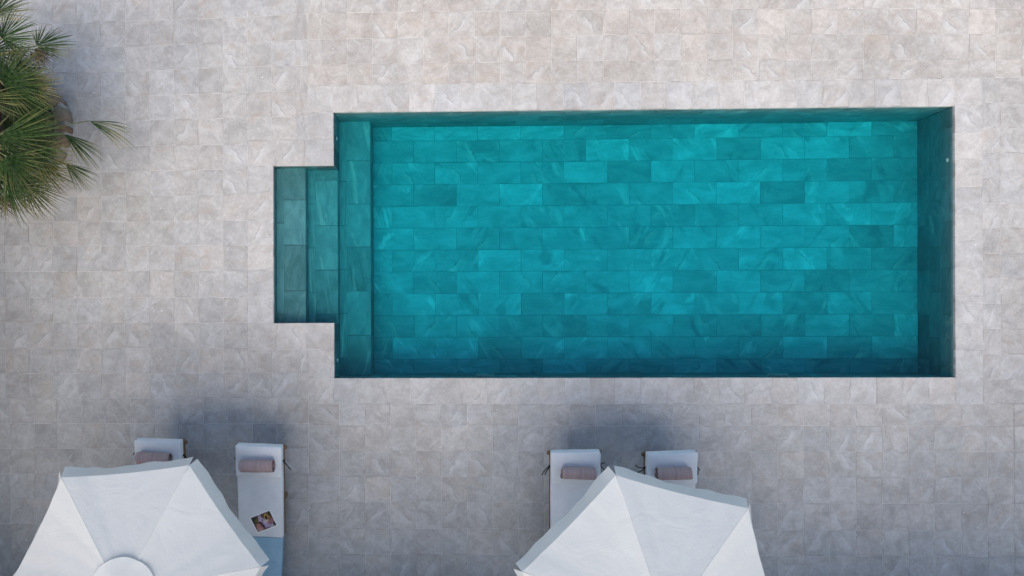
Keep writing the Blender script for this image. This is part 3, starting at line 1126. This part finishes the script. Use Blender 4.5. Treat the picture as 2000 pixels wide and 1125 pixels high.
# ------------------------------------------------------------------ umbrellas
def umbrella(label, cx, cy, rim_z, rad, corner_deg, rise, tilt, seed):
    c = at(cx, cy, rim_z)
    root = empty('garden_umbrella', (c.x, c.y, 0))
    tag(root, label, 'umbrella', 'white garden umbrellas')
    mt = Matrix.Translation((0, 0, rim_z)) @ Matrix.Rotation(R(tilt[0]), 4, 'X') @ Matrix.Rotation(R(tilt[1]), 4, 'Y')
    rr = random.Random(seed)
    cor = [R(corner_deg - 60 * k) for k in range(6)]
    C = [Vector((rad * math.cos(a), rad * math.sin(a), 0)) for a in cor]
    apex = Vector((0, 0, rise))
    V0 = .20
    NU, NV = 18, 16

    def pnt(k, u, v):
        e0, e1 = C[k], C[(k + 1) % 6]
        edge = e0.lerp(e1, u)
        s = 4 * u * (1 - u)
        edge = edge * (1 - .022 * s)
        q = apex.lerp(edge, v)
        q.z -= (.030 + .014 * math.sin(k * 2.3 + seed)) * s * v * (1.25 - v * .55)
        # pull folds that fan out from the corners
        dcor = min(u, 1 - u)
        fold = math.sin(u * 26 + v * 5 + k + seed) * .0060 * v * min(1, dcor * 9) * math.exp(-((dcor - .2) / .2) ** 2)
        q.z += fold + .006 * s * noise.noise(Vector((q.x * 3.0, q.y * 3.0, seed + k))) + .003 * noise.noise(Vector((q.x * 11, q.y * 11, seed)))
        return q

    for k in range(6):
        bm_ = bmesh.new()
        g = [[bm_.verts.new(mt @ pnt(k, i / NU, V0 + (1 - V0) * j / NV)) for i in range(NU + 1)] for j in range(NV + 1)]
        for j in range(NV):
            for i in range(NU):
                bm_.faces.new((g[j][i], g[j + 1][i], g[j + 1][i + 1], g[j][i + 1]))
        bmesh.ops.recalc_face_normals(bm_, faces=bm_.faces[:])
        link('canopy_panel', mesh_of(bm_, 'canopy_panel', True), M['canvas'], root)
        # raised seam over the rib
        pts = [mt @ (pnt(k, 0, V0 + (1 - V0) * j / 8) + Vector((0, 0, -.001))) for j in range(9)]
        tube('seam', pts, .0032, M['canvas'], root, 6)
        # hanging valance
        bm_ = bmesh.new()
        NA, NB = 28, 5
        drop = .165
        ph = rr.uniform(0, 6)
        outw = ((C[k] + C[(k + 1) % 6]) / 2).normalized()
        rows = []
        for j in range(NB + 1):
            t = j / NB
            row = []
            for i in range(NA + 1):
                u = i / NA
                q = pnt(k, u, 1.0)
                fl = .10 * math.exp(-(min(u, 1 - u) / .10) ** 2)           # corner flap stands off
                wv = .010 * math.sin(u * 11 + ph) + .005 * math.sin(u * 29 + ph * 2)
                q = q + outw * (t * (.055 + wv + fl * .22)) + (C[(k + 1) % 6] - C[k]).normalized() * (t * .02 * (u - .5))
                q.z -= drop * t * (1 - .30 * math.exp(-(min(u, 1 - u) / .06) ** 2)) - .003 * math.sin(t * 3.1)
                row.append(bm_.verts.new(mt @ q))
            rows.append(row)
        for a_, b_ in zip(rows, rows[1:]):
            for i in range(NA):
                bm_.faces.new((a_[i], b_[i], b_[i + 1], a_[i + 1]))
        bmesh.ops.recalc_face_normals(bm_, faces=bm_.faces[:])
        link('valance', mesh_of(bm_, 'valance', True), M['canvas'], root)
        # rib below the cloth
        a_ = mt @ (apex * .96 + Vector((0, 0, -.05)))
        b_ = mt @ (C[k] * .985 + Vector((0, 0, -.02)))
        tube('rib', [a_, a_.lerp(b_, .5), b_], .010, M['pole'], root, 6)
        s_ = mt @ (C[k] * .52 + Vector((0, 0, rise * .46 - .05)))
        tube('strut', [mt @ Vector((0, 0, rise - .62)), s_], .008, M['pole'], root, 6)
    # vent cap
    def capdrop(a, r_):
        aa = (a - cor[0]) % (math.pi / 3) - math.pi / 6
        return rise * r_ * math.cos(aa) / (rad * math.cos(math.pi / 6)) * 1.02

    bm_ = bmesh.new()
    NC = 48
    top_ = bm_.verts.new(mt @ (apex + Vector((0, 0, .014))))
    prev = None
    for j in range(1, 8):
        v = j / 7
        ring = []
        for i in range(NC):
            a = 2 * math.pi * i / NC
            lobe = abs(math.cos(3 * (a - cor[0])))
            r_ = .315 * v
            q = Vector((r_ * math.cos(a), r_ * math.sin(a), 0))
            q.z = rise + .020 - capdrop(a, r_) + .003 * math.sin(a * 9 + v * 4) * v
            ring.append(bm_.verts.new(mt @ q))
        for i in range(NC):
            jn = (i + 1) % NC
            if prev is None:
                bm_.faces.new((top_, ring[i], ring[jn]))
            else:
                bm_.faces.new((prev[i], ring[i], ring[jn], prev[jn]))
        prev = ring
    bmesh.ops.recalc_face_normals(bm_, faces=bm_.faces[:])
    vc = link('vent_cap', mesh_of(bm_, 'vent_cap', True), M['canvas'], root)
    tube('hem', [mt @ Vector((.315 * math.cos(2 * math.pi * i / 48), .315 * math.sin(2 * math.pi * i / 48), rise + .0195 - capdrop(2 * math.pi * i / 48, .315))) for i in range(49)], .0035, M['canvas'], vc, 6)
    tube('finial', [mt @ (apex + Vector((0, 0, .04))), mt @ (apex + Vector((0, 0, .075))), mt @ (apex + Vector((0, 0, .11)))], [.020, .026, .008], M['pole'], root, 12)
    tip = mt @ apex
    tube('pole', [(0, 0, .05), (tip.x * .5, tip.y * .5, tip.z * .5), (tip.x, tip.y, tip.z)], .022, M['pole'], root, 14)
    link('base', mesh_of(disc_mesh([(0, .002), (.28, .002), (.28, .05), (.26, .07), (.05, .08), (.05, .30), (0, .30)], 32), 'base'), M['concrete'], root)
    return root


umbrella('white umbrella at the corner over the two loungers below the palms', 260, 1134, 1.98, 1.286, 124.8, .34, (-2.5, 5.0), 1)
umbrella('white umbrella over the two loungers in front of the pool lamps', 1277, 1182, 2.10, 1.335, 106.0, .44, (0, 0), 2)

# ------------------------------------------------------------------ added walls out of view, put in to shade the front and left of the terrace
def shade_wall(label, x0, x1, y0, y1, h, along):
    w = empty('shade_wall', ((x0 + x1) / 2, (y0 + y1) / 2, 0))
    tag(w, label, 'wall', 'added shade walls out of view')
    hx, hy = (x1 - x0) / 2, (y1 - y0) / 2
    box('wall_body', (-hx, hx, -hy, hy, 0, h), M['render'], w)
    L = 2 * (hx if along == 'x' else hy)
    n = int(L / .6)
    for k in range(n):
        a_, b_ = -L / 2 + L * k / n + .003, -L / 2 + L * (k + 1) / n - .003
        d = (a_, b_, -hy - .04, hy + .04) if along == 'x' else (-hx - .04, hx + .04, a_, b_)
        box('cap_stone', d + (h + .002, h + .05), M['concrete'], w, .006)
    return w


shade_wall('added unseen wall that shades the paving at the feet of the loungers', -6.68, 12.0, -4.55, -4.25, 3.4, 'x')
shade_wall('added unseen wall that shades the palm side of the terrace', -6.68, -6.38, -4.2, 2.6, 3.6, 'y')

# ------------------------------------------------------------------ crumbs and petals blown over the paving
bm = bmesh.new()
rs = random.Random(77)
n_ = 0
while n_ < 70:
    x, y = rs.uniform(-5.8, 7.0), rs.uniform(-3.2, 4.1)
    if SX0 - .1 < x < PX1 + .1 and PY0 - .1 < y < PY1 + .1:
        continue
    n_ += 1
    r_ = rs.uniform(.004, .012)
    a = rs.uniform(0, 6.28)
    c0 = bm.verts.new((x, y, .004 + r_ * .5))
    ring = [bm.verts.new((x + r_ * (1.0 if i % 2 else .6) * math.cos(a + i * 1.047), y + r_ * (1.0 if i % 2 else .6) * math.sin(a + i * 1.047), .0025)) for i in range(6)]
    for i in range(6):
        bm.faces.new((c0, ring[i], ring[(i + 1) % 6]))
tag(link('petal_litter', mesh_of(bm, 'petal_litter'), M['paper']), 'tiny pale petals and crumbs blown over the paving', 'litter', kind='stuff')
